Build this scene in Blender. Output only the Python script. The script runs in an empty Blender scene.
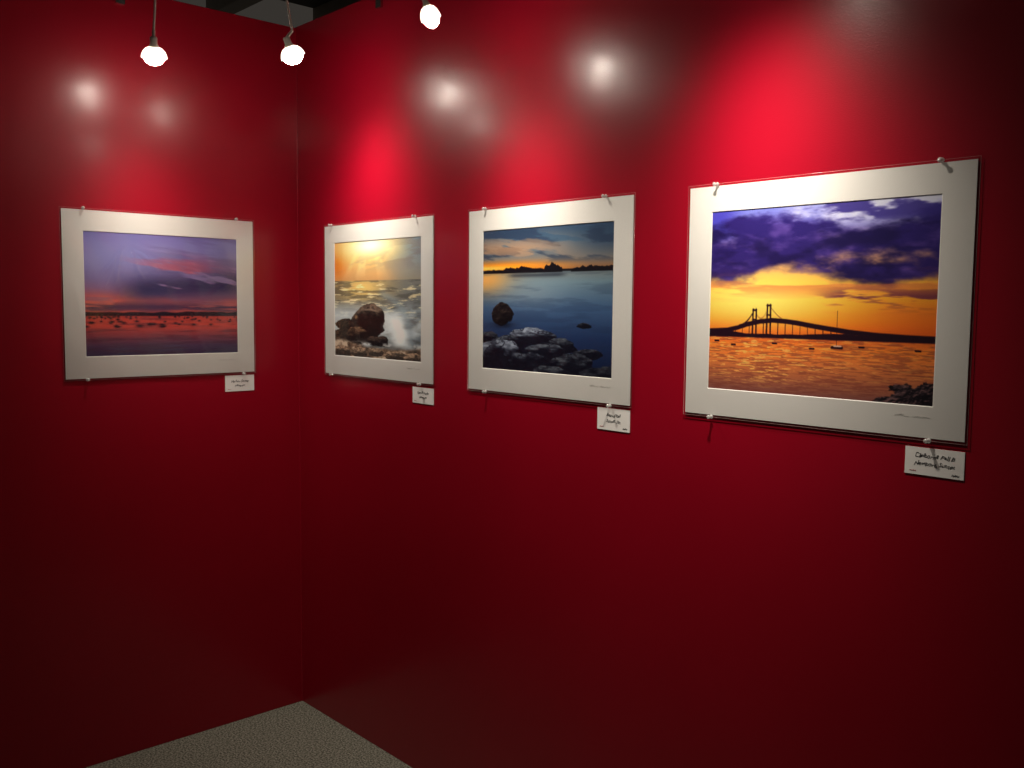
import bpy, bmesh, math, random
import numpy as np
from mathutils import Vector, Matrix

scene = bpy.context.scene
scene.view_settings.view_transform = 'Standard'
scene.view_settings.look = 'None'
COL = scene.collection
random.seed(4)

# ------------------------------------------------------------------ helpers
def link(o):
    COL.objects.link(o); return o

def empty(name, loc=(0, 0, 0), rotz=0.0, size=.05):
    e = bpy.data.objects.new(name, None)
    e.empty_display_size = size
    e.location = loc; e.rotation_euler = (0, 0, rotz)
    return link(e)

def mesh_obj(name, verts, faces, mat=None, parent=None, smooth=False):
    me = bpy.data.meshes.new(name)
    me.from_pydata([tuple(v) for v in verts], [], faces)
    me.update()
    if smooth:
        me.polygons.foreach_set('use_smooth', [True] * len(me.polygons))
    o = bpy.data.objects.new(name, me)
    if mat: me.materials.append(mat)
    if parent: o.parent = parent
    return link(o)

def box_data(x0, x1, y0, y1, z0, z1):
    v = [(x0, y0, z0), (x1, y0, z0), (x1, y1, z0), (x0, y1, z0), (x0, y0, z1), (x1, y0, z1), (x1, y1, z1), (x0, y1, z1)]
    f = [(0, 3, 2, 1), (4, 5, 6, 7), (0, 1, 5, 4), (1, 2, 6, 5), (2, 3, 7, 6), (3, 0, 4, 7)]
    return v, f

def box(name, x0, x1, y0, y1, z0, z1, mat, parent=None, bevel=0):
    v, f = box_data(x0, x1, y0, y1, z0, z1)
    o = mesh_obj(name, v, f, mat, parent)
    if bevel:
        m = o.modifiers.new('bevel', 'BEVEL'); m.width = bevel; m.segments = 2
    return o

def revolve(name, prof, mat, parent=None, seg=32):
    """prof: (r, z) list revolved round local z"""
    v = []; f = []
    n = len(prof)
    for i in range(seg):
        a = 2 * math.pi * i / seg
        for r, z in prof:
            v.append((max(r, 1e-5) * math.cos(a), max(r, 1e-5) * math.sin(a), z))
    for i in range(seg):
        j = (i + 1) % seg
        for k in range(n - 1):
            f.append((i * n + k, j * n + k, j * n + k + 1, i * n + k + 1))
    return mesh_obj(name, v, f, mat, parent, smooth=True)

def tube(name, pts, rad, mat, parent=None, res=6, cyclic=False, nurbs=True):
    cu = bpy.data.curves.new(name, 'CURVE'); cu.dimensions = '3D'
    strokes = pts if isinstance(pts[0][0], (tuple, list, Vector)) else [pts]
    for st in strokes:
        sp = cu.splines.new('NURBS' if nurbs else 'POLY'); sp.points.add(len(st) - 1)
        for p, c in zip(sp.points, st): p.co = (*c, 1)
        if nurbs:
            sp.order_u = 3; sp.use_endpoint_u = True; sp.resolution_u = res
        sp.use_cyclic_u = cyclic
    cu.bevel_depth = rad; cu.bevel_resolution = 2; cu.use_fill_caps = True
    tmp = bpy.data.objects.new(name + '_tmp', cu); link(tmp)
    dg = bpy.context.evaluated_depsgraph_get()
    me = bpy.data.meshes.new_from_object(tmp.evaluated_get(dg))
    bpy.data.objects.remove(tmp)
    me.name = name
    me.materials.clear(); me.materials.append(mat)
    me.polygons.foreach_set('use_smooth', [True] * len(me.polygons))
    o = bpy.data.objects.new(name, me)
    if parent: o.parent = parent
    return link(o)

# ------------------------------------------------------------------ materials
def new_mat(name):
    m = bpy.data.materials.new(name); m.use_nodes = True
    nt = m.node_tree
    return m, nt, nt.nodes['Principled BSDF'], nt.nodes['Material Output']

def simple(name, col, rough=.5, metal=0, spec=.5, noise=0.0, nscale=60):
    m, nt, b, out = new_mat(name)
    b.inputs['Roughness'].default_value = rough
    b.inputs['Metallic'].default_value = metal
    b.inputs['Specular IOR Level'].default_value = spec
    n = nt.nodes.new('ShaderNodeTexNoise'); n.inputs['Scale'].default_value = nscale
    tc = nt.nodes.new('ShaderNodeTexCoord'); nt.links.new(tc.outputs['Object'], n.inputs['Vector'])
    mx = nt.nodes.new('ShaderNodeMix'); mx.data_type = 'RGBA'
    mx.inputs[6].default_value = (*[c * (1 - noise) for c in col], 1)
    mx.inputs[7].default_value = (*[min(1, c * (1 + noise)) for c in col], 1)
    nt.links.new(n.outputs['Fac'], mx.inputs[0])
    nt.links.new(mx.outputs[2], b.inputs['Base Color'])
    return m

# red painted panel: semi-gloss paint with roller stipple
M_RED, nt, b, out = new_mat('red_paint')
tc = nt.nodes.new('ShaderNodeTexCoord')
n1 = nt.nodes.new('ShaderNodeTexNoise'); n1.inputs['Scale'].default_value = 3; n1.inputs['Detail'].default_value = 5
n2 = nt.nodes.new('ShaderNodeTexNoise'); n2.inputs['Scale'].default_value = 220; n2.inputs['Detail'].default_value = 2
mp = nt.nodes.new('ShaderNodeMapping'); mp.inputs['Scale'].default_value = (1, 1, 1.7)
nt.links.new(tc.outputs['Object'], n1.inputs['Vector']); nt.links.new(tc.outputs['Object'], mp.inputs[0]); nt.links.new(mp.outputs[0], n2.inputs['Vector'])
mx = nt.nodes.new('ShaderNodeMix'); mx.data_type = 'RGBA'
mx.inputs[6].default_value = (.265, .0014, .0115, 1); mx.inputs[7].default_value = (.315, .0020, .0150, 1)
nt.links.new(n1.outputs['Fac'], mx.inputs[0]); nt.links.new(mx.outputs[2], b.inputs['Base Color'])
bp = nt.nodes.new('ShaderNodeBump'); bp.inputs['Strength'].default_value = .12; bp.inputs['Distance'].default_value = .002
nt.links.new(n2.outputs['Fac'], bp.inputs['Height']); nt.links.new(bp.outputs['Normal'], b.inputs['Normal'])
b.inputs['Roughness'].default_value = .32
b.inputs['Specular IOR Level'].default_value = .34
b.inputs['Coat Weight'].default_value = .14
b.inputs['Coat Roughness'].default_value = .17

# carpet
M_CARPET, nt, b, out = new_mat('grey_carpet')
tc = nt.nodes.new('ShaderNodeTexCoord')
n1 = nt.nodes.new('ShaderNodeTexNoise'); n1.inputs['Scale'].default_value = 165; n1.inputs['Detail'].default_value = 3
n2 = nt.nodes.new('ShaderNodeTexVoronoi'); n2.inputs['Scale'].default_value = 380
nt.links.new(tc.outputs['Object'], n1.inputs['Vector']); nt.links.new(tc.outputs['Object'], n2.inputs['Vector'])
cr = nt.nodes.new('ShaderNodeValToRGB')
cr.color_ramp.elements[0].position = .37; cr.color_ramp.elements[0].color = (.07, .068, .052, 1)
cr.color_ramp.elements[1].position = .65; cr.color_ramp.elements[1].color = (.33, .32, .265, 1)
nt.links.new(n1.outputs['Fac'], cr.inputs['Fac']); nt.links.new(cr.outputs['Color'], b.inputs['Base Color'])
bp = nt.nodes.new('ShaderNodeBump'); bp.inputs['Strength'].default_value = .5; bp.inputs['Distance'].default_value = .003
nt.links.new(n2.outputs['Distance'], bp.inputs['Height']); nt.links.new(bp.outputs['Normal'], b.inputs['Normal'])
b.inputs['Roughness'].default_value = .95; b.inputs['Specular IOR Level'].default_value = .1

M_CEIL = simple('ceiling_dark', (.045, .04, .035), .8, noise=.3, nscale=4)
M_BEAM = simple('ceiling_beam_paint', (.22, .19, .15), .6, noise=.2, nscale=8)
M_MAT = simple('mat_board_white', (.75, .74, .71), .75, spec=.25, noise=.03, nscale=200)
M_CORE = simple('mat_bevel_core', (.85, .84, .80), .7, noise=.02)
M_BACK = simple('foam_backing', (.6, .6, .58), .8, noise=.03)
M_CARD = simple('label_card', (.88, .87, .85), .6, noise=.02)
M_INK = simple('black_ink', (.02, .02, .025), .6, noise=.1)
M_PENCIL = simple('pencil', (.42, .41, .39), .6, noise=.2)
M_REDINK = simple('red_ink', (.35, .02, .03), .6, noise=.1)
M_CHROME = simple('satin_chrome', (.55, .54, .52), .25, metal=1, noise=.03)
M_WHITEMETAL = simple('cream_enamel', (.50, .46, .40), .4, noise=.05)
M_STEEL = simple('pin_steel', (.6, .6, .6), .3, metal=1, noise=.03)
M_SEAM = simple('sleeve_fold', (.46, .24, .24), .2, spec=.8, noise=.05)

def emis(name, col, strength):
    m, nt, b, out = new_mat(name)
    e = nt.nodes.new('ShaderNodeEmission'); e.inputs['Color'].default_value = (*col, 1); e.inputs['Strength'].default_value = strength
    nt.links.new(e.outputs[0], out.inputs['Surface'])
    return m
M_REFL = emis('glowing_reflector_glass', (1, .86, .66), 3)

def clear_mat(name, rough, tint, bump=0, scale=8, reflect=1.0, stretch=.35):
    m, nt, b, out = new_mat(name)
    nt.nodes.remove(b)
    tr = nt.nodes.new('ShaderNodeBsdfTransparent'); tr.inputs[0].default_value = (*tint, 1)
    gl = nt.nodes.new('ShaderNodeBsdfGlossy'); gl.inputs['Roughness'].default_value = rough
    fr = nt.nodes.new('ShaderNodeFresnel')
    # thin film: same index from both sides
    ge = nt.nodes.new('ShaderNodeNewGeometry'); mr = nt.nodes.new('ShaderNodeMapRange')
    mr.inputs['To Min'].default_value = 1.45; mr.inputs['To Max'].default_value = 1 / 1.45
    nt.links.new(ge.outputs['Backfacing'], mr.inputs['Value']); nt.links.new(mr.outputs[0], fr.inputs['IOR'])
    mu = nt.nodes.new('ShaderNodeMath'); mu.operation = 'MULTIPLY'; mu.inputs[1].default_value = reflect; mu.use_clamp = True
    mix = nt.nodes.new('ShaderNodeMixShader')
    nt.links.new(fr.outputs[0], mu.inputs[0]); nt.links.new(mu.outputs[0], mix.inputs[0])
    nt.links.new(tr.outputs[0], mix.inputs[1]); nt.links.new(gl.outputs[0], mix.inputs[2])
    if bump:
        tc = nt.nodes.new('ShaderNodeTexCoord'); mp = nt.nodes.new('ShaderNodeMapping')
        mp.inputs['Scale'].default_value = (1, 1, stretch); mp.inputs['Rotation'].default_value = (0, .6, 0)
        nz = nt.nodes.new('ShaderNodeTexNoise'); nz.inputs['Scale'].default_value = scale; nz.inputs['Detail'].default_value = 1.5
        nt.links.new(tc.outputs['Object'], mp.inputs[0]); nt.links.new(mp.outputs[0], nz.inputs['Vector'])
        bp = nt.nodes.new('ShaderNodeBump'); bp.inputs['Strength'].default_value = bump; bp.inputs['Distance'].default_value = .01
        nt.links.new(nz.outputs['Fac'], bp.inputs['Height'])
        nt.links.new(bp.outputs['Normal'], gl.inputs['Normal'])
    nt.links.new(mix.outputs[0], out.inputs['Surface'])
    return m
M_SLEEVE = clear_mat('clear_sleeve', .12, (.98, .98, .98), bump=.4, scale=9, reflect=.9)
M_SLEEVE_CR = clear_mat('clear_crinkled_sleeve', .11, (.98, .98, .98), reflect=1.9)
M_PIN, nt, b, out = new_mat('frosted_pin_plastic')
nz = nt.nodes.new('ShaderNodeTexNoise'); nz.inputs['Scale'].default_value = 300
mx = nt.nodes.new('ShaderNodeMix'); mx.data_type = 'RGBA'; mx.inputs[6].default_value = (.62, .60, .58, 1); mx.inputs[7].default_value = (.78, .77, .75, 1)
nt.links.new(nz.outputs['Fac'], mx.inputs[0]); nt.links.new(mx.outputs[2], b.inputs['Base Color'])
b.inputs['Roughness'].default_value = .12; b.inputs['Specular IOR Level'].default_value = .8; b.inputs['Alpha'].default_value = .55

M_PRINT, nt, b, out = new_mat('photo_print')
at = nt.nodes.new('ShaderNodeAttribute'); at.attribute_name = 'Paint'
nt.links.new(at.outputs['Color'], b.inputs['Base Color'])
b.inputs['Roughness'].default_value = .45; b.inputs['Specular IOR Level'].default_value = .2

# ------------------------------------------------------------------ painting of the prints
def _h(ix, iy, s):
    n = (ix.astype(np.int64) * 374761393 + iy.astype(np.int64) * 668265263 + s * 974711) & 0xffffffff
    n = ((n ^ (n >> 13)) * 1274126177) & 0xffffffff
    n = (n ^ (n >> 16)) & 0xffff
    return n / 65535.0
def vn(x, y, s):
    ix = np.floor(x); iy = np.floor(y); fx = x - ix; fy = y - iy
    fx = fx * fx * (3 - 2 * fx); fy = fy * fy * (3 - 2 * fy)
    a = _h(ix, iy, s); b_ = _h(ix + 1, iy, s); c = _h(ix, iy + 1, s); d = _h(ix + 1, iy + 1, s)
    return (a * (1 - fx) + b_ * fx) * (1 - fy) + (c * (1 - fx) + d * fx) * fy
def fbm(x, y, s, o=5):
    r = 0; amp = .5; t = 0
    for i in range(o):
        r = r + amp * vn(x * 2 ** i + 17.3 * i, y * 2 ** i + 9.1 * i, s + i); t += amp; amp *= .55
    return r / t
def ss(a, b_, x):
    t = np.clip((x - a) / (b_ - a), 0, 1); return t * t * (3 - 2 * t)
def C(*c): return np.array(c, float) / 255
def lay(img, col, m):
    m = np.clip(m, 0, 1)[..., None]
    return img * (1 - m) + (col if getattr(col, 'ndim', 1) == 3 else np.asarray(col)) * m
def grad(v, stops):
    out_ = np.zeros(v.shape + (3,))
    ps = [s[0] for s in stops]
    for k in range(3): out_[..., k] = np.interp(v, ps, [s[1][k] for s in stops])
    return out_
def gauss(x, c, w): return np.exp(-((x - c) / w) ** 2)
def line(u, v, p, q, w):
    ax, ay = p; bx, by = q; asp = .77
    dx, dy = bx - ax, (by - ay) * asp
    t = np.clip(((u - ax) * dx + (v - ay) * asp * dy) / (dx * dx + dy * dy + 1e-9), 0, 1)
    d = np.hypot(u - ax - t * dx, (v - ay) * asp - t * dy)
    return 1 - ss(w * .6, w * 1.3, d)
def crag(img, u, v, cu, cv, ru, rv, s, dark, lite, bias=.12, k=.55, rough=.9, fr=2.6, warm=None):
    """craggy rock: noisy outline and relief shading with light from above/behind"""
    x = (u - cu) / ru; y = (v - cv) / rv
    n = fbm(x * fr * .8 + 11, y * fr * .8 + 4, s, 5) - .5
    d = np.sqrt(x * x + y * y) + n * 1.1 * rough
    m = 1 - ss(.90, .98, d)
    rid = 1 - np.abs(2 * fbm(x * fr + 3, y * fr + 8, s + 7, 4) - 1)
    hgt = (1 - d) * .5 + rid * .9 * rough
    gy = np.gradient(hgt, axis=0) / (v[1, 0] - v[0, 0]) * rv
    gx = np.gradient(hgt, axis=1) / (u[0, 1] - u[0, 0]) * ru
    sh = np.clip(bias + k * gy * .55 + .22 * k * gx, 0, 1)
    col = np.asarray(dark) * (1 - sh[..., None]) + np.asarray(lite) * sh[..., None]
    if warm is not None:
        w_ = np.clip(k * gx * .6 - .1, 0, 1) * (1 - ss(-.4, .5, x))
        col = lay(col, warm, w_)
    return lay(img, col, m)

def boulder(img, u, v, cu, cv, ru, rv, s, dark, lite, top=.0):
    """rounded boulder: pale dry top, dark wet foot, irregular outline"""
    x = (u - cu) / ru; y = (v - cv) / rv
    d = np.sqrt(x * x + y * y) + (fbm(x * 1.3 + 11, y * 1.3 + 4, s, 4) - .5) * .75
    m = 1 - ss(.93, 1.0, d)
    t = fbm(x * 2.4 + 5, y * 3.2 + 5, s + 3, 5) - .5
    f = ss(.15, -.65, y + t * 1.5 + .25 * x + top)
    crack = ss(.44, .5, 1 - np.abs(2 * fbm(x * 1.8 + 9, y * 2.2, s + 5, 4) - 1) * .9 - .45)
    f = np.clip(f * (.75 + .9 * (fbm(x * 8, y * 8, s + 8, 4) - .5)), 0, 1) * (1 - .6 * crack)
    f = np.clip(f + .10 * ss(.3, .8, fbm(x * 6, y * 6, s + 12, 3)), 0, 1)
    col = np.asarray(dark) * (1 - f[..., None]) + np.asarray(lite) * f[..., None]
    return lay(img, col, m)

def paint_bridge(u, v):
    sky = grad(v, [(0, C(110, 118, 196)), (.12, C(100, 94, 178)), (.3, C(205, 150, 110)), (.40, C(248, 184, 66)), (.5, C(252, 174, 46)), (.6, C(246, 136, 30)), (.69, C(214, 84, 24))])
    g = gauss(u, .22, .36) * gauss(v, .49, .14)
    sky = lay(sky, C(255, 224, 112), g * .9)
    sky = lay(sky, C(218, 88, 34), ss(.5, 1, u) * ss(.3, .62, v) * .5)
    n = fbm(u * 4 + 2, v * 7, 11)
    sky = lay(sky, C(205, 208, 238), ss(.36, .56, n) * (1 - ss(.06, .17, v)) * ss(.3, .5, u))
    sky = lay(sky, C(62, 58, 172), (1 - ss(.05, .2, u)) * (1 - ss(.1, .25, v)) * .9)
    n1 = fbm(u * 4 + .6, v * 7 + 3, 31, 6); n2 = fbm(u * 9, v * 17, 5, 5)
    lower = .345 + .04 * np.sin(u * 9 + 1) + .09 * (n2 - .5) + .05 * u
    upper = .10 - .05 * np.sin(u * 7 - .3) + .16 * (n2 - .5)
    bank = ss(-.05, .03, v - upper) * (1 - ss(-.03, .04, v - lower)) * ss(.16, .42, n1 + .1)
    cc = lay(np.zeros(u.shape + (3,)) + C(38, 26, 98), C(80, 58, 138), ss(.46, .78, n2) * .8)
    cc = lay(cc, C(22, 14, 66), ss(.42, .66, fbm(u * 5, v * 10, 77)) * .9)
    sky = lay(sky, cc, bank * .98)
    top = ss(.48, .62, fbm(u * 5 + 9, v * 13 + 4, 41)) * (1 - ss(.08, .15, v)) * ss(.25, .4, u)
    sky = lay(sky, C(52, 42, 126), top * .9)
    st = ss(.44, .58, fbm(u * 4 + 3, v * 24, 53)) * gauss(v, .48, .05) * ss(.45, .65, u)
    sky = lay(sky, C(92, 40, 70), st * .9)
    st = ss(.48, .62, fbm(u * 3 + 8, v * 30, 59)) * gauss(v, .42, .05)
    sky = lay(sky, C(196, 104, 66), st * .55)
    w = grad(v, [(.68, C(206, 90, 38)), (.74, C(238, 128, 48)), (.82, C(216, 120, 60)), (.92, C(166, 94, 66)), (1, C(122, 74, 70))])
    rp = fbm(u * 20 + v * 3, v * 150, 71, 3)
    w = lay(w, C(116, 54, 46), ss(.44, .64, rp) * .50)
    w = lay(w, C(255, 192, 96), ss(.56, .74, fbm(u * 26, v * 170, 83, 3)) * (.25 + .6 * gauss(u, .25, .3)) * (1 - ss(.85, 1.0, v)))
    img = lay(sky, w, ss(.688, .694, v))
    dk = C(30, 10, 24)
    land = .672 + .006 * fbm(u * 20, u * 0, 4) - .016 * ss(.0, .12, .2 - u) - .012 * gauss(u, .6, .14)
    img = lay(img, dk, ss(0, .004, v - land) * (1 - ss(.695, .701, v)))
    us = [0, .1, .15, .2, .26, .32, .38, .44, .5, .58, .66, .76, .88, 1.0]
    vs = [.668, .660, .646, .626, .610, .603, .607, .616, .628, .642, .655, .666, .673, .677]
    dv = np.interp(u, us, vs)
    img = lay(img, dk, 1 - ss(.010, .016, np.abs(v - dv)))
    for uu in np.arange(.14, .60, .034):
        t = np.interp(uu, us, vs)
        img = lay(img, dk, line(u, v, (uu, t), (uu, .69), .0022) * .85)
    for tu, tv in ((.232, .545), (.300, .520)):
        for o in (-.009, .009):
            img = lay(img, dk, line(u, v, (tu + o * .8, tv), (tu + o, .69), .0042))
        for k in (.004, .055):
            img = lay(img, dk, line(u, v, (tu - .009, tv + k), (tu + .009, tv + k), .0038))
    a = np.clip((u - .232) / .068, 0, 1)
    cab = .545 * (1 - a) + .520 * a + .24 * a * (1 - a)
    img = lay(img, dk, (1 - ss(.001, .007, np.abs(v - cab))) * (u > .232) * (u < .300) * .35)
    t1 = np.clip((.232 - u) / .075, 0, 1); c1 = .545 + .088 * (1 - (1 - t1) ** 2)
    img = lay(img, dk, (1 - ss(.003, .009, np.abs(v - c1))) * (u > .157) * (u < .232) * .9)
    t2 = np.clip((u - .300) / .11, 0, 1); c2 = .520 + .092 * (1 - (1 - t2) ** 2)
    img = lay(img, dk, (1 - ss(.001, .006, np.abs(v - c2))) * (u > .300) * (u < .41) * .45)
    img = lay(img, dk, line(u, v, (.607, .55), (.607, .73), .0017) * .75); img = lay(img, dk, line(u, v, (.588, .735), (.63, .735), .006))
    img = lay(img, C(215, 170, 150), line(u, v, (.598, .728), (.626, .728), .0028))
    for bu, bv in ((.045, .722), (.33, .725), (.71, .728), (.93, .735), (.13, .74), (.50, .745)):
        img = lay(img, dk, line(u, v, (bu - .008, bv), (bu + .010, bv), .0042))
    img = crag(img, u, v, .9, 1.0, .13, .09, 3, C(16, 12, 20), C(110, 82, 84))
    img = crag(img, u, v, .97, .94, .06, .06, 8, C(16, 12, 20), C(110, 82, 84))
    return img

def paint_dusk_rocks(u, v):
    hz = .30
    sky = grad(v, [(0, C(44, 70, 98)), (.12, C(74, 98, 120)), (.22, C(120, 116, 112)), (.3, C(150, 100, 60))])
    sky = lay(sky, C(255, 150, 30), gauss(v, .27, .035) * (1 - ss(.2, .9, u)) * 1.0)
    sky = lay(sky, C(255, 205, 90), gauss(v, .275, .014) * (1 - ss(.0, .35, u)))
    st = ss(.46, .6, fbm(u * 3 + v * 4, v * 16 - u * 3, 21))
    sky = lay(sky, C(34, 50, 76), st * .7 * (1 - ss(.2, .27, v)))
    st = ss(.5, .62, fbm(u * 3 + v * 2, v * 15 - u * 2.2 + 7, 25)) * gauss(v, .14, .08) * (1 - ss(.3, .95, u))
    sky = lay(sky, C(206, 150, 104), st * .6)
    sky = lay(sky, C(38, 54, 80), ss(.6, 1, u) * (1 - ss(.1, .3, v)) * .5)
    w = grad(v, [(.3, C(112, 120, 120)), (.38, C(104, 130, 146)), (.55, C(62, 92, 132)), (.75, C(30, 50, 92)), (1, C(14, 24, 54))])
    w = lay(w, C(236, 170, 84), gauss(u, .02, .22) * gauss(v, .36, .10) * .95)
    w = lay(w, C(134, 150, 160), gauss(u, .4, .25) * gauss(v, .45, .1) * .5)
    w = lay(w, C(28, 42, 72), ss(.5, .68, fbm(u * 3, v * 22, 33)) * .22)
    img = lay(sky, w, ss(hz - .004, hz + .004, v))
    dk = C(12, 12, 20)
    img = lay(img, dk, (1 - ss(.005, .011, np.abs(v - hz))) * .9)
    def isle(cu, ru, hh, s):
        top = hz - hh * np.sqrt(np.clip(1 - ((u - cu) / ru) ** 2, 0, 1)) * (.45 + .9 * fbm(u * 50, u * 0, s, 3))
        return ss(0, .006, v - top) * (1 - ss(hz + .010, hz + .016, v)) * (np.abs(u - cu) < ru)
    for a in ((.30, .14, .034, 3), (.57, .07, .055, 5), (.45, .06, .024, 8), (.9, .2, .030, 6), (.1, .12, .018, 9)):
        img = lay(img, dk, isle(*a))
    img = lay(img, C(26, 30, 44), gauss(v, hz + .03, .014) * (ss(.18, .28, u) * (1 - ss(.6, .7, u))) * .6)
    img = lay(img, C(12, 18, 34), gauss(u, .18, .08) * gauss(v, .675, .022) * .8)
    img = crag(img, u, v, .17, .60, .095, .085, 5, C(9, 9, 15), C(120, 96, 82), .10, .35, .45, 2)
    mass = ss(-.03, .02, v - (.76 + .10 * np.abs(u - .32) / .32 + .12 * ss(.55, .9, u) + .10 * (fbm(u * 9, v * 3, 40) - .5)))
    img = lay(img, C(10, 13, 28), mass * .85)
    D = C(9, 12, 26)
    for (cu, cv, ru, rv, s, l, t) in [(.80, .665, .06, .02, 2, 60, .2), (.05, .77, .10, .04, 1, 80, .1), (.40, .745, .18, .065, 12, 178, -.05), (.64, .80, .12, .05, 15, 96, .15),
                                   (.22, .80, .13, .06, 44, 104, .1), (.82, .85, .10, .04, 27, 84, .2), (.50, .86, .18, .08, 19, 112, .15), (.13, .89, .20, .12, 17, 160, .1), (.72, .93, .16, .08, 20, 92, .15), (.36, .95, .17, .10, 18, 118, .15), (.92, .98, .14, .07, 28, 76, .2), (.58, 1.0, .15, .06, 23, 90, .1)]:
        img = boulder(img, u, v, cu, cv, ru, rv, s, D, C(l * .93, l * 1.0, l * 1.12), t)
    return img

def paint_surf(u, v):
    hz = .34
    sky = grad(v, [(0, C(214, 158, 92)), (.16, C(230, 182, 116)), (.34, C(206, 156, 100))])
    cool = grad(v, [(0, C(92, 116, 140)), (.2, C(126, 134, 138)), (.34, C(142, 136, 120))])
    sky = lay(sky, cool, ss(.5, .9, u + .15 * (fbm(u * 4, v * 6, 7) - .5)))
    sky = lay(sky, C(236, 112, 20), (1 - ss(.0, .28, u)) * gauss(v, .2, .12) * .85)
    ang = np.arctan2(u - .42, v + .12)
    ray = ss(.3, .85, vn(ang * 7, ang * 0, 3)) * (1 - ss(.2, .36, v))
    sky = lay(sky, C(255, 238, 170), ray * .40 * gauss(u, .4, .35))
    st = ss(.5, .62, fbm(u * 4, v * 18 + u * 3, 13)) * (1 - ss(.15, .3, v))
    sky = lay(sky, C(108, 96, 98), st * .5)
    sky = lay(sky, C(255, 232, 140), gauss(u, .42, .34) * gauss(v, .06, .14) * .9)
    sky = lay(sky, C(255, 254, 230), gauss(u, .43, .22) * gauss(v, .05, .075))
    w = grad(v, [(.34, C(150, 132, 98)), (.45, C(140, 126, 98)), (.6, C(118, 122, 118)), (1, C(96, 106, 114))])
    w = lay(w, C(244, 206, 118), gauss(u, .33, .26) * gauss(v, .40, .10) * .9)
    w = lay(w, C(92, 106, 118), ss(.5, .9, u) * .6)
    wv = fbm(u * 6, v * 44, 17, 5)
    w = lay(w, C(66, 64, 60), ss(.46, .62, wv) * .5)
    w = lay(w, C(255, 238, 186), ss(.58, .72, fbm(u * 9, v * 48, 19, 5)) * .7 * (1 - ss(.6, .8, v)))
    img = lay(sky, w, ss(hz - .004, hz + .004, v))
    foam = ss(.34, .66, fbm(u * 4 + v * 2, v * 9, 23) + .10 * gauss(v, .66, .1))
    img = lay(img, C(200, 212, 218), foam * ss(.48, .64, v) * (1 - ss(.9, 1, v)) * .85)
    r_ = np.hypot((u - .48), (v - .80) * 1.15) + .04 * (fbm(u * 7, v * 7, 88) - .5)
    img = lay(img, C(238, 243, 244), gauss(r_, .29, .09) * ss(.42, .58, u) * ss(.58, .70, v) * (1 - ss(.84, .93, v)) * .95)
    img = lay(img, C(132, 150, 162), gauss(r_, .40, .04) * ss(.5, .6, u) * .5)
    wm = C(206, 150, 92)
    img = crag(img, u, v, .12, .72, .12, .06, 31, C(24, 18, 15), C(176, 144, 108), .1, .35, .6, 1.8, wm)
    img = crag(img, u, v, .07, .83, .14, .09, 32, C(20, 16, 14), C(140, 114, 90), .1, .35, .6, 1.8, wm)
    img = boulder(img, u, v, .42, .71, .20, .16, 34, C(14, 12, 14), C(118, 98, 84), .25)
    img = lay(img, C(226, 170, 106), gauss(u - .27, 0, .03) * gauss(v, .66, .06) * ss(.4, .6, fbm(u * 20, v * 20, 8)) * .9)
    img = lay(img, C(170, 150, 130), gauss(v - (.585 + 1.2 * (u - .42) ** 2), 0, .010) * gauss(u, .44, .10) * .7)
    img = boulder(img, u, v, .28, .81, .15, .08, 36, C(16, 12, 12), C(140, 110, 86), .1)
    img = boulder(img, u, v, .52, .85, .13, .05, 37, C(12, 10, 12), C(92, 76, 66), .1)
    img = lay(img, C(222, 230, 234), gauss(u - (v - .74) * 1.4, .66, .06) * ss(.68, .76, v) * (1 - ss(.86, .93, v)) * (.3 + .8 * fbm(u * 30, v * 8, 66)))
    img = lay(img, C(204, 208, 208), ss(.50, .62, fbm(u * 8, v * 16, 45)) * gauss(v, .885, .03) * .8)
    peb = fbm(u * 16, v * 18, 44, 4)
    pc = grad(peb, [(.25, C(36, 28, 24)), (.5, C(118, 94, 76)), (.7, C(205, 186, 164))])
    img = lay(img, pc, ss(.88, .92, v + .05 * (fbm(u * 7, v * 7, 3) - .5) + .05 * gauss(u, .1, .2)))
    for (cu, cv, ru, rv, s) in [(.5, .94, .09, .035, 51), (.3, .95, .10, .045, 52), (.72, .96, .11, .045, 53), (.1, .95, .12, .05, 54), (.9, .97, .1, .045, 55)]:
        img = boulder(img, u, v, cu, cv, ru, rv, s, C(38, 30, 27), C(204, 172, 142), -.1)
    return img

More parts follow.
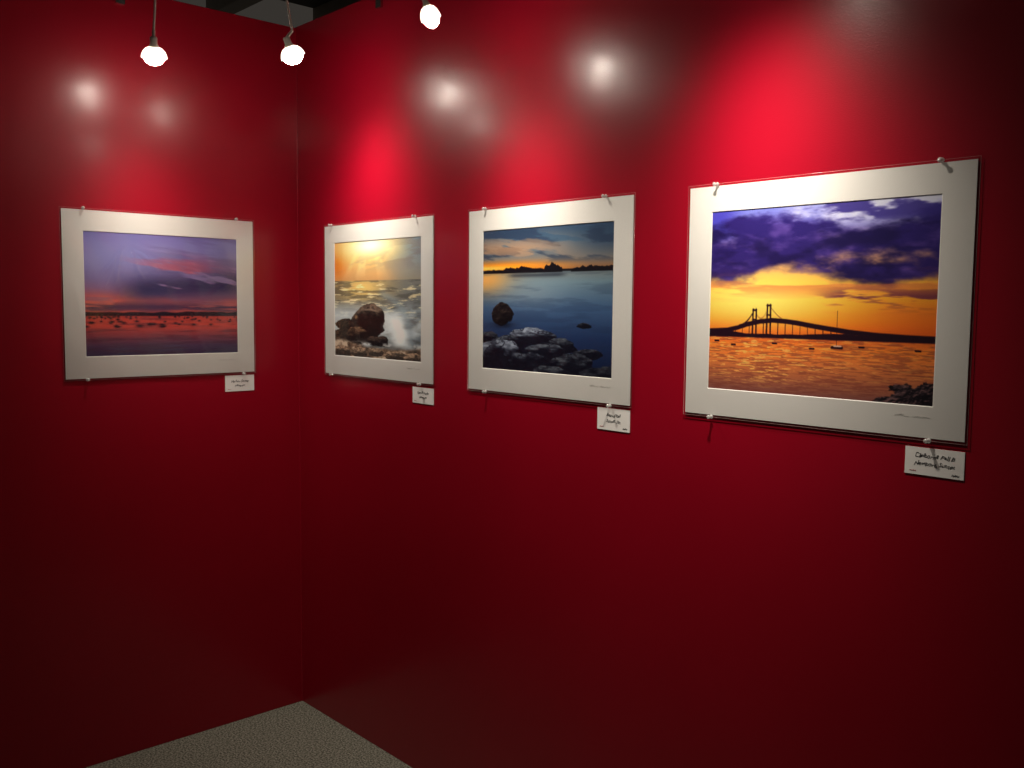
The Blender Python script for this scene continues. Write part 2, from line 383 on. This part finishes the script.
def paint_harbor(u, v):
    hz = .665
    sky = grad(v, [(0, C(104, 100, 164)), (.2, C(116, 108, 166)), (.38, C(126, 104, 150)), (.55, C(164, 94, 110)), (.66, C(166, 64, 58))])
    sky = lay(sky, C(136, 138, 194), gauss(u, .25, .4) * gauss(v, .2, .22) * .7)
    n1 = fbm(u * 2.5 + v * 3 + 2, v * 13 - u * 3, 61)
    sky = lay(sky, C(212, 96, 108), ss(.44, .60, n1) * gauss(v, .27, .08) * gauss(u, .62, .26) * .95)
    sky = lay(sky, C(224, 100, 84), ss(.40, .62, fbm(u * 3, v * 16, 63)) * gauss(v, .56, .06) * (1 - .5 * u))
    dkc = ss(.38, .50, fbm(u * 2.6 + 1, v * 13 - u * 3, 65)) * gauss(v, .44 - .10 * (u - .5), .11) * ss(.10, .40, u)
    sky = lay(sky, C(44, 38, 82), dkc * .95)
    sky = lay(sky, C(76, 62, 112), ss(.44, .64, fbm(u * 2 + 4, v * 14 - u * 2, 68)) * (1 - ss(.3, .4, v)) * .35 * ss(.3, .6, u))
    sky = lay(sky, C(62, 44, 80), ss(.44, .56, fbm(u * 3 + 5, v * 26, 67)) * gauss(v, .6, .04) * .85)
    w = grad(v, [(.66, C(180, 60, 52)), (.75, C(204, 74, 62)), (.84, C(136, 60, 76)), (.92, C(78, 58, 92)), (1, C(50, 46, 76))])
    w = lay(w, C(76, 40, 60), ss(.44, .66, fbm(u * 5, v * 50, 69)) * .45)
    img = lay(sky, w, ss(hz - .006, hz + .006, v))
    dk = C(26, 15, 30)
    top = hz - .016 - .022 * fbm(u * 14, u * 0, 4)
    img = lay(img, dk, ss(-.002, .006, v - top) * (1 - ss(hz + .002, hz + .012, v)) * .94)
    rng = random.Random(9)
    for i in range(74):
        bu = rng.choice([rng.random(), rng.random(), rng.gauss(.2, .08), rng.gauss(.62, .10)]); bv = hz + .012 + rng.random() ** 2.0 * .085
        sz = .003 + (bv - hz) * .10 * (.5 + rng.random())
        img = lay(img, dk, gauss(u, bu, sz * 1.4) * gauss(v, bv, .005 + sz * .30) * .95)
        if rng.random() < .35: img = lay(img, dk, line(u, v, (bu, bv), (bu, bv - .03), .0012) * .5)
    return img

def make_print(name, x0, x1, z0, z1, y, fn, parent, gain=1.0, W=380, H=292):
    uu, vv = np.meshgrid(np.linspace(0, 1, W), np.linspace(0, 1, H))
    img = np.clip(fn(uu, vv), 0, 1)
    g = vn(uu * 400, vv * 300, 99)[..., None]
    img = np.clip(img * (.985 + .03 * g), 0, 1)
    lin = np.where(img <= .04045, img / 12.92, ((img + .055) / 1.055) ** 2.4) * gain
    xs = x0 + (x1 - x0) * uu; zs = z1 - (z1 - z0) * vv
    co = np.stack([xs, np.full_like(xs, y), zs], -1).reshape(-1, 3)
    idx = np.arange(W * H).reshape(H, W)
    f = np.stack([idx[:-1, :-1], idx[1:, :-1], idx[1:, 1:], idx[:-1, 1:]], -1).reshape(-1, 4)
    me = bpy.data.meshes.new(name)
    me.vertices.add(len(co)); me.vertices.foreach_set('co', co.ravel())
    me.loops.add(f.size); me.loops.foreach_set('vertex_index', f.ravel().astype(np.int32))
    me.polygons.add(len(f)); me.polygons.foreach_set('loop_start', np.arange(0, f.size, 4, dtype=np.int32))
    me.update(calc_edges=True)
    ca = me.color_attributes.new('Paint', 'FLOAT_COLOR', 'POINT')
    rgba = np.concatenate([np.clip(lin, 0, .95).reshape(-1, 3), np.ones((W * H, 1))], 1)
    ca.data.foreach_set('color', rgba.ravel().astype(np.float32))
    me.materials.append(M_PRINT)
    o = bpy.data.objects.new(name, me); o.parent = parent
    return link(o)

# ------------------------------------------------------------------ setting
WH = 2.488
def structure(o): o['kind'] = 'structure'; return o
structure(box('wall_north', -.05, 4.2, 0, .05, 0, WH, M_RED, bevel=.002))
structure(box('wall_west', -.05, 0, -3.2, 0, 0, WH - .004, M_RED, bevel=.002))
structure(box('floor', -3, 6, -5, 3, -.05, 0, M_CARPET))
structure(box('ceiling', -3, 6, -5, 3, 3.6, 3.65, M_CEIL))
# painted bead in the inside corner
v = []; f = []
for k in range(9):
    a = math.pi / 2 * k / 8
    px, py = .003 - .003 * math.sin(a), -.003 + .003 * math.cos(a)
    v += [(px, py, 0), (px, py, WH - .01)]
for k in range(8): f.append((2 * k, 2 * k + 1, 2 * k + 3, 2 * k + 2))
structure(mesh_obj('trim_1', v, f, M_RED, smooth=True))

# ceiling beams / duct above the panels
def thing(o, label, cat, group=None):
    o['label'] = label; o['category'] = cat
    if group: o['group'] = group
    return o
for i, (y0) in enumerate((.25, 1.05, 1.85)):
    o = box('ceiling_beam', -3, 6, y0, y0 + .12, 3.38, 3.6, M_BEAM, bevel=.006)
    thing(o, 'long dull brown beam under the dark ceiling', 'beam', 'ceiling beams')
pipe = tube('ceiling_pipe', [(-2.2, -4, 3.3), (-1.2, 0, 3.3), (-.5, 2.9, 3.3)], .035, M_BEAM, nurbs=False)
thing(pipe, 'grey pipe slung beneath the dark ceiling', 'pipe')

# ------------------------------------------------------------------ matted pictures
def scribble(x0, x1, z, h, seed, y, slant=.35):
    r = random.Random(seed); pts = []; x = x0; up = 1
    while x < x1:
        a = h * (.35 + .65 * r.random()) * (1.5 if r.random() < .18 else 1)
        pts.append((x + (slant * a if up > 0 else 0), y, z + (a if up > 0 else -h * .15 * r.random())))
        x += (x1 - x0) / 14 * (.5 + r.random()); up = -up
    return pts

def picture(name, loc, rotz, w, h, win, fn, label, seed, gain, smat, creases=()):
    """local frame: x to the right, z up, wall at y=0, front towards -y. win=(l,r,b,t) margins"""
    root = empty(name, loc, rotz); thing(root, label, 'picture')
    l, r, b_, t = win
    X0, X1 = -w / 2, w / 2
    box('backing_board', X0 + .001, X1 - .001, -.0018, -.0002, .001, h - .001, M_BACK, root)
    yf, yb = -.0038, -.0024
    o_ = [(X0, 0), (X1, 0), (X1, h), (X0, h)]
    i_ = [(X0 + l, b_), (X1 - r, b_), (X1 - r, h - t), (X0 + l, h - t)]
    e = .0015
    j_ = [(X0 + l + e, b_ + e), (X1 - r - e, b_ + e), (X1 - r - e, h - t - e), (X0 + l + e, h - t - e)]
    vs = [(x, yf, z) for x, z in o_] + [(x, yf, z) for x, z in i_] + [(x, yb, z) for x, z in j_] + [(x, yb, z) for x, z in o_]
    fs = []
    for k in range(4):
        n = (k + 1) % 4
        fs.append((k, n, 4 + n, 4 + k)); fs.append((4 + k, 4 + n, 8 + n, 8 + k)); fs.append((k, 12 + k, 12 + n, n)); fs.append((12 + k, 8 + k, 8 + n, 12 + n))
    m = mesh_obj('mat_board', vs, fs, M_MAT, root); m.data.materials.append(M_CORE)
    for p in m.data.polygons:
        if p.index % 4 == 1: p.material_index = 1
    pr = make_print('photo_print', X0 + l - .002, X1 - r + .002, b_ - .002, h - t + .002, -.0021, fn, root, gain)
    # clear sleeve, slightly bigger, softly wavy sheet, optionally creased
    nx, nz = (260, 216) if creases else (48, 40); s = .005
    rr = random.Random(seed); ph = [rr.random() * 6 for _ in range(4)]
    gx, gz = np.meshgrid(np.linspace(X0 - s, X1 + s, nx + 1), np.linspace(-s, h + s, nz + 1))
    d = .0005 * (np.sin(gx * 21 + gz * 9 + ph[0]) + np.sin(gx * 8 - gz * 17 + ph[1])) + .0002 * np.sin(gx * 60 + gz * 40 + ph[2])
    for (ax, az, bx, bz, bow, wd, ht) in creases:
        dx, dz = bx - ax, bz - az; L2 = dx * dx + dz * dz; Ln = math.sqrt(L2)
        tt = ((gx - ax) * dx + (gz - az) * dz) / L2
        off = ((gx - ax) * dz - (gz - az) * dx) / Ln - bow * 4 * tt * (1 - tt)
        env = np.clip(tt * 5, 0, 1) * np.clip((1 - tt) * 3, 0, 1)
        d = d - ht * np.exp(-(off / wd) ** 2) * env
    vs = np.stack([gx, -.0056 + d, gz], -1).reshape(-1, 3).tolist(); fs = []
    for jz in range(nz):
        for ix in range(nx):
            a = jz * (nx + 1) + ix; fs.append((a, a + 1, a + nx + 2, a + nx + 1))
    sl = mesh_obj('plastic_sleeve', vs, fs, smat, root, smooth=True); sl['label'] = 'clear crinkled plastic sleeve'
    sm = tube('sleeve_fold', [(X0 - s, -.0036, -s), (X1 + s, -.0036, -s), (X1 + s, -.0036, h + s), (X0 - s, -.0036, h + s)], .0005, M_SEAM, root, cyclic=True, nurbs=False)
    sg = tube('signature', [scribble(X1 - r - .075, X1 - r - .045, b_ * .62, .007, seed, yf - .0002), scribble(X1 - r - .04, X1 - r - .004, b_ * .62, .006, seed + 3, yf - .0002)], .00026, M_PENCIL, root)
    sg['label'] = 'thin pencil signature'
    return root

ZB = 1.259; PH = .510
P90 = math.pi / 2
cre = []
rc = random.Random(3)
for i in range(9):
    a = math.radians(-20 - 14 * i + rc.uniform(-4, 4)); L_ = rc.uniform(.10, .20)
    ax, az = -.13 + rc.uniform(-.02, .02), .43 + rc.uniform(-.012, .012)
    cre.append((ax + .02 * math.cos(a), az + .02 * math.sin(a), ax + L_ * math.cos(a), az + L_ * math.sin(a), rc.uniform(-.02, .02), .0045, .0019))
cre += [(.05, .42, .20, .30, .02, .005, .0019), (-.28, .30, -.22, .10, .01, .004, .0014), (.10, .20, .26, .33, -.02, .005, .0014)]
picture('matted_picture', (0, -.4990, ZB + .001), P90, .635, .526, (.062, .060, .068, .064), paint_harbor,
        'white-matted harbour dusk photograph in purple and red, hung alone', 11, 1.2, M_SLEEVE_CR, cre)
picture('matted_picture.001', (.4982, 0, ZB), 0, .617, .510, (.060, .060, .064, .058), paint_surf,
        'white-matted photograph of golden surf breaking over brown rocks', 12, 1.25, M_SLEEVE)
picture('matted_picture.002', (1.2848, 0, ZB), 0, .615, .510, (.060, .060, .062, .058), paint_dusk_rocks,
        'white-matted photograph of dark blue lake, islands and grey rocks', 13, 1.15, M_SLEEVE)
picture('matted_picture.003', (2.0765, 0, ZB), 0, .631, .510, (.060, .060, .059, .056), paint_bridge,
        'white-matted photograph of suspension bridge beneath purple and orange sunset', 14, 1.2, M_SLEEVE)

# ------------------------------------------------------------------ push pins
def pin_proto():
    root = empty('push_pin', (0, 0, 0))
    k = .88
    g = revolve('pin_grip', [(r * k, .0062 + (z - .0075) * k) for r, z in [(0, .0075), (.0050, .0075), (.0055, .0085), (.0035, .010), (.0028, .014), (.0032, .0175), (.0052, .0185), (.0052, .0202), (0, .0206)]], M_PIN, root, 20)
    g.rotation_euler = (P90, 0, 0)
    n = revolve('pin_needle', [(0, -.008), (.0006, -.006), (.0006, .0062), (0, .0064)], M_STEEL, root, 8); n.rotation_euler = (P90, 0, 0)
    return root, [g, n]
pr_root, pr_parts = pin_proto()
PINS = []
def pins_for(origin, rotz, w, h, offs):
    for (fx, top) in offs:
        PINS.append((origin, rotz, fx * w - w / 2, (h + .004) if top else -.004))
pins_for((0, -.4990, ZB + .001), P90, .635, .526, [(.10, 1), (.90, 1), (.10, 0), (.93, 0)])
pins_for((.4982, 0, ZB), 0, .617, .510, [(.08, 1), (.86, 1), (.08, 0), (.90, 0)])
pins_for((1.2848, 0, ZB), 0, .615, .510, [(.12, 1), (.86, 1), (.13, 0), (.9, 0)])
pins_for((2.0765, 0, ZB), 0, .631, .510, [(.12, 1), (.90, 1), (.12, 0), (.90, 0)])
first = True
for (org, rz, lx, lz) in PINS:
    Rm = Matrix.Rotation(rz, 3, 'Z'); p = Vector(org) + Rm @ Vector((lx, 0, lz))
    if first: r_, parts = pr_root, None; first = False
    else:
        r_ = pr_root.copy(); COL.objects.link(r_)
        for q in pr_parts:
            c = q.copy(); c.parent = r_; COL.objects.link(c)
    r_.location = p; r_.rotation_euler = (random.uniform(-.12, .12), 0, rz + random.uniform(-.15, .15))
    thing(r_, 'clear plastic push pin holding a picture edge', 'push pin', 'clear push pins round the pictures')

# ------------------------------------------------------------------ wall labels
def text_part(body, size, x, z, mat, parent, align='CENTER'):
    """hand-lettered line: each character slightly shifted, scaled and tilted"""
    cu = bpy.data.curves.new('lettering', 'FONT'); cu.body = body; cu.size = size; cu.align_x = align; cu.extrude = .00005; cu.shear = .3; cu.offset = .00014
    t = bpy.data.objects.new('tmp', cu); link(t)
    me = bpy.data.meshes.new_from_object(t.evaluated_get(bpy.context.evaluated_depsgraph_get()))
    bpy.data.objects.remove(t)
    sd = sum(map(ord, body))
    for vtx in me.vertices:
        q = vtx.co.x / size
        vtx.co.y += size * (.09 * math.sin(q * 2.1 + sd) + .06 * math.sin(q * 5.3 + sd * 2)); vtx.co.y *= 1 + .16 * math.sin(q * 3.7 + sd)
        vtx.co.x += size * .06 * math.sin(vtx.co.y / size * 5 + q * 4)
    me.materials.clear(); me.materials.append(mat)
    o = bpy.data.objects.new('lettering', me); o.rotation_euler = (P90, 0, 0); o.location = (x, -.0018, z); o.parent = parent
    return link(o)

def wall_label(loc, rotz, w, h, lines, label, seed):
    root = empty('wall_label', loc, rotz); thing(root, label, 'label')
    box('card', -w / 2, w / 2, -.0016, -.0001, 0, h, M_CARD, root)
    for body, size, x, z, al in lines: text_part(body, size, x * w, z * h, M_INK, root, al)
    tube('scribble', [scribble(-w * .42, -w * .30, h * .12, .0025, seed, -.0018)], .0003, M_REDINK, root)
    return root
wall_label((0, -.2365, 1.193), P90, .109, .056, [('Harbor Sunset', .0110, 0, .56, 'CENTER'), ('Newport', .010, 0, .30, 'CENTER')], 'small white title card with handwriting below the harbour picture', 1)
wall_label((.7545, 0, 1.195), 0, .107, .050, [('Surf & Rocks', .0110, 0, .60, 'CENTER'), ('Newport', .010, 0, .32, 'CENTER')], 'small white title card below the surf picture', 2)
wall_label((1.5385, 0, 1.192), 0, .107, .055, [('Beavertail', .0115, 0, .62, 'CENTER'), ('Sunset, Jtn', .011, 0, .36, 'CENTER'), ('Photo', .006, .36, .10, 'CENTER')], 'small white title card below the lake picture', 3)
wall_label((2.3375, 0, 1.188), 0, .111, .052, [('Claiborne Pell B', .0115, 0, .64, 'CENTER'), ('Newport, Sunset', .0110, 0, .36, 'CENTER'), ('Photo', .006, .36, .08, 'CENTER')], 'small white title card below the bridge picture', 4)

# ------------------------------------------------------------------ halogen display lamps
def aim_quat(d): return Vector(d).normalized().to_track_quat('-Z', 'Y')

def lamp(pos, wall, aim, watts, n, glow, label, bend=0.0, sc=1.0, floor_=.02):
    """wall 'n' -> panel at y=0, 'w' -> panel at x=0.  n = sharpness of the lobe of the reflector"""
    mg = emis('halogen_glow', (1, .91, .79), glow)
    px, py, pz = pos
    if wall == 'n': base = Vector((px + bend, .025, WH)); outdir = Vector((0, -1, 0))
    else: base = Vector((-.025, py + bend, WH - .004)); outdir = Vector((1, 0, 0))
    root = empty('display_lamp', base); thing(root, label, 'lamp', 'halogen lamps along the panel tops')
    L = Vector(pos) - base
    side = Vector((outdir.y, -outdir.x, 0))
    vs = []; fs = []
    for (a0, a1, z0, z1) in ((-.035, .035, .0, .012), (-.035, -.026, -.05, .0), (.026, .035, -.05, .0)):
        bx, bf = box_data(-.014, .014, a0, a1, z0, z1)
        o_ = len(vs)
        vs += [tuple(side * x + outdir * y + Vector((0, 0, z))) for x, y, z in bx]; fs += [tuple(i + o_ for i in q) for q in bf]
    mesh_obj('clamp', vs, fs, M_CHROME, root)
    up = .17
    top = L + Vector((0, 0, .070))
    pts = [Vector((0, 0, .01)), Vector((0, 0, up * .7)), outdir * .08 + Vector((0, 0, up)), outdir * abs(L.dot(outdir)) * .75 + Vector((0, 0, up * 1.02)) + side * L.dot(side) * .7,
           Vector((L.x, L.y, up * .75)) + outdir * .035, Vector((L.x, L.y, (up * .6 + top.z) / 2)) + outdir * .03, top]
    tube('arm', [tuple(p) for p in pts], .0035, M_WHITEMETAL, root, res=10)
    d = (Vector(aim) - Vector(pos)).normalized()
    q = aim_quat(d)
    sock = revolve('socket', [(0, .052), (.007, .052), (.009, .049), (.009, .032), (.012, .027), (.012, .020), (0, .020)], M_WHITEMETAL, root, 24)
    refl = revolve('reflector', [(.012, .024), (.020, .020), (.027, .011), (.031, 0), (.032, -.008), (.030, -.008), (.028, 0), (.024, .010), (.018, .017), (.012, .021)], M_REFL, root, 40)
    bulb = revolve('bulb', [(0, .018), (.010, .016), (.020, .008), (.0265, -.003), (.025, -.012), (.019, -.021), (.010, -.027), (0, -.029)], mg, root, 40)
    for o in (sock, refl, bulb):
        o.location = L; o.rotation_mode = 'QUATERNION'; o.rotation_quaternion = q; o.scale = (sc, sc, 1)
    tube('joint', [tuple(top), tuple(L + (q @ Vector((0, 0, .048))))], .0045, M_WHITEMETAL, root, nurbs=False)
    # point light whose output follows the reflector's smooth lobe
    ld = bpy.data.lights.new('lamp_light', 'POINT'); ld.energy = watts; ld.color = (1, .89, .75); ld.shadow_soft_size = .02
    ld.use_nodes = True; nt = ld.node_tree; em = nt.nodes['Emission']
    ge = nt.nodes.new('ShaderNodeNewGeometry'); dp = nt.nodes.new('ShaderNodeVectorMath'); dp.operation = 'DOT_PRODUCT'
    dp.inputs[1].default_value = d
    mxn = nt.nodes.new('ShaderNodeMath'); mxn.operation = 'MAXIMUM'; mxn.inputs[1].default_value = 0
    pw = nt.nodes.new('ShaderNodeMath'); pw.operation = 'POWER'; pw.inputs[1].default_value = n
    ad = nt.nodes.new('ShaderNodeMath'); ad.operation = 'ADD'; ad.inputs[1].default_value = floor_
    nt.links.new(ge.outputs['Incoming'], dp.inputs[0]); nt.links.new(dp.outputs['Value'], mxn.inputs[0])
    nt.links.new(mxn.outputs[0], pw.inputs[0]); nt.links.new(pw.outputs[0], ad.inputs[0]); nt.links.new(ad.outputs[0], em.inputs['Strength'])
    lo = bpy.data.objects.new('lamp_light', ld); link(lo); lo.parent = root
    lo.location = L + d * .052
    return root

lamp((.288, -.633, 2.222), 'w', (0, -.50, 1.28), 32, 11, 72, 'small glowing halogen lamp on thin curved arm above the harbour picture', .01, 1.15)
lamp((.508, -.304, 2.243), 'n', (.50, 0, 1.57), 38, 7, 76, 'small glowing halogen lamp on thin curved arm above the surf picture', .02, 1.15)
lamp((1.198, -.316, 2.206), 'n', (1.27, 0, 1.40), 44, 9, 150, 'small glowing halogen lamp on thin curved arm above the lake picture', .0, .8)
lamp((2.00, -.34, 2.275), 'n', (1.93, 0, 1.48), 72, 9.5, 26, 'small glowing halogen lamp on thin curved arm above the bridge picture', .0, 1.0, .0)

# ------------------------------------------------------------------ dim hall light
w = bpy.data.worlds.new('hall'); scene.world = w; w.use_nodes = True
bg = w.node_tree.nodes['Background']; bg.inputs[0].default_value = (1, .88, .76, 1); bg.inputs[1].default_value = .035

# ------------------------------------------------------------------ camera
yaw, pitch, roll, fpx = 2.4006, -.0821, .0090, 948.7
F = Vector((math.cos(yaw) * math.cos(pitch), math.sin(yaw) * math.cos(pitch), math.sin(pitch)))
R = Vector((math.sin(yaw), -math.cos(yaw), 0)); U = R.cross(F)
c, s = math.cos(roll), math.sin(roll)
R2 = c * R + s * U; U2 = -s * R + c * U
cd = bpy.data.cameras.new('camera'); cd.sensor_width = 36; cd.lens = fpx / 1024 * 36; cd.clip_start = .02
cam = bpy.data.objects.new('camera', cd); link(cam)
M = Matrix((R2, U2, -F)).transposed().to_4x4(); M.translation = Vector((3.1022, -1.7755, 1.5))
cam.matrix_world = M
scene.camera = cam
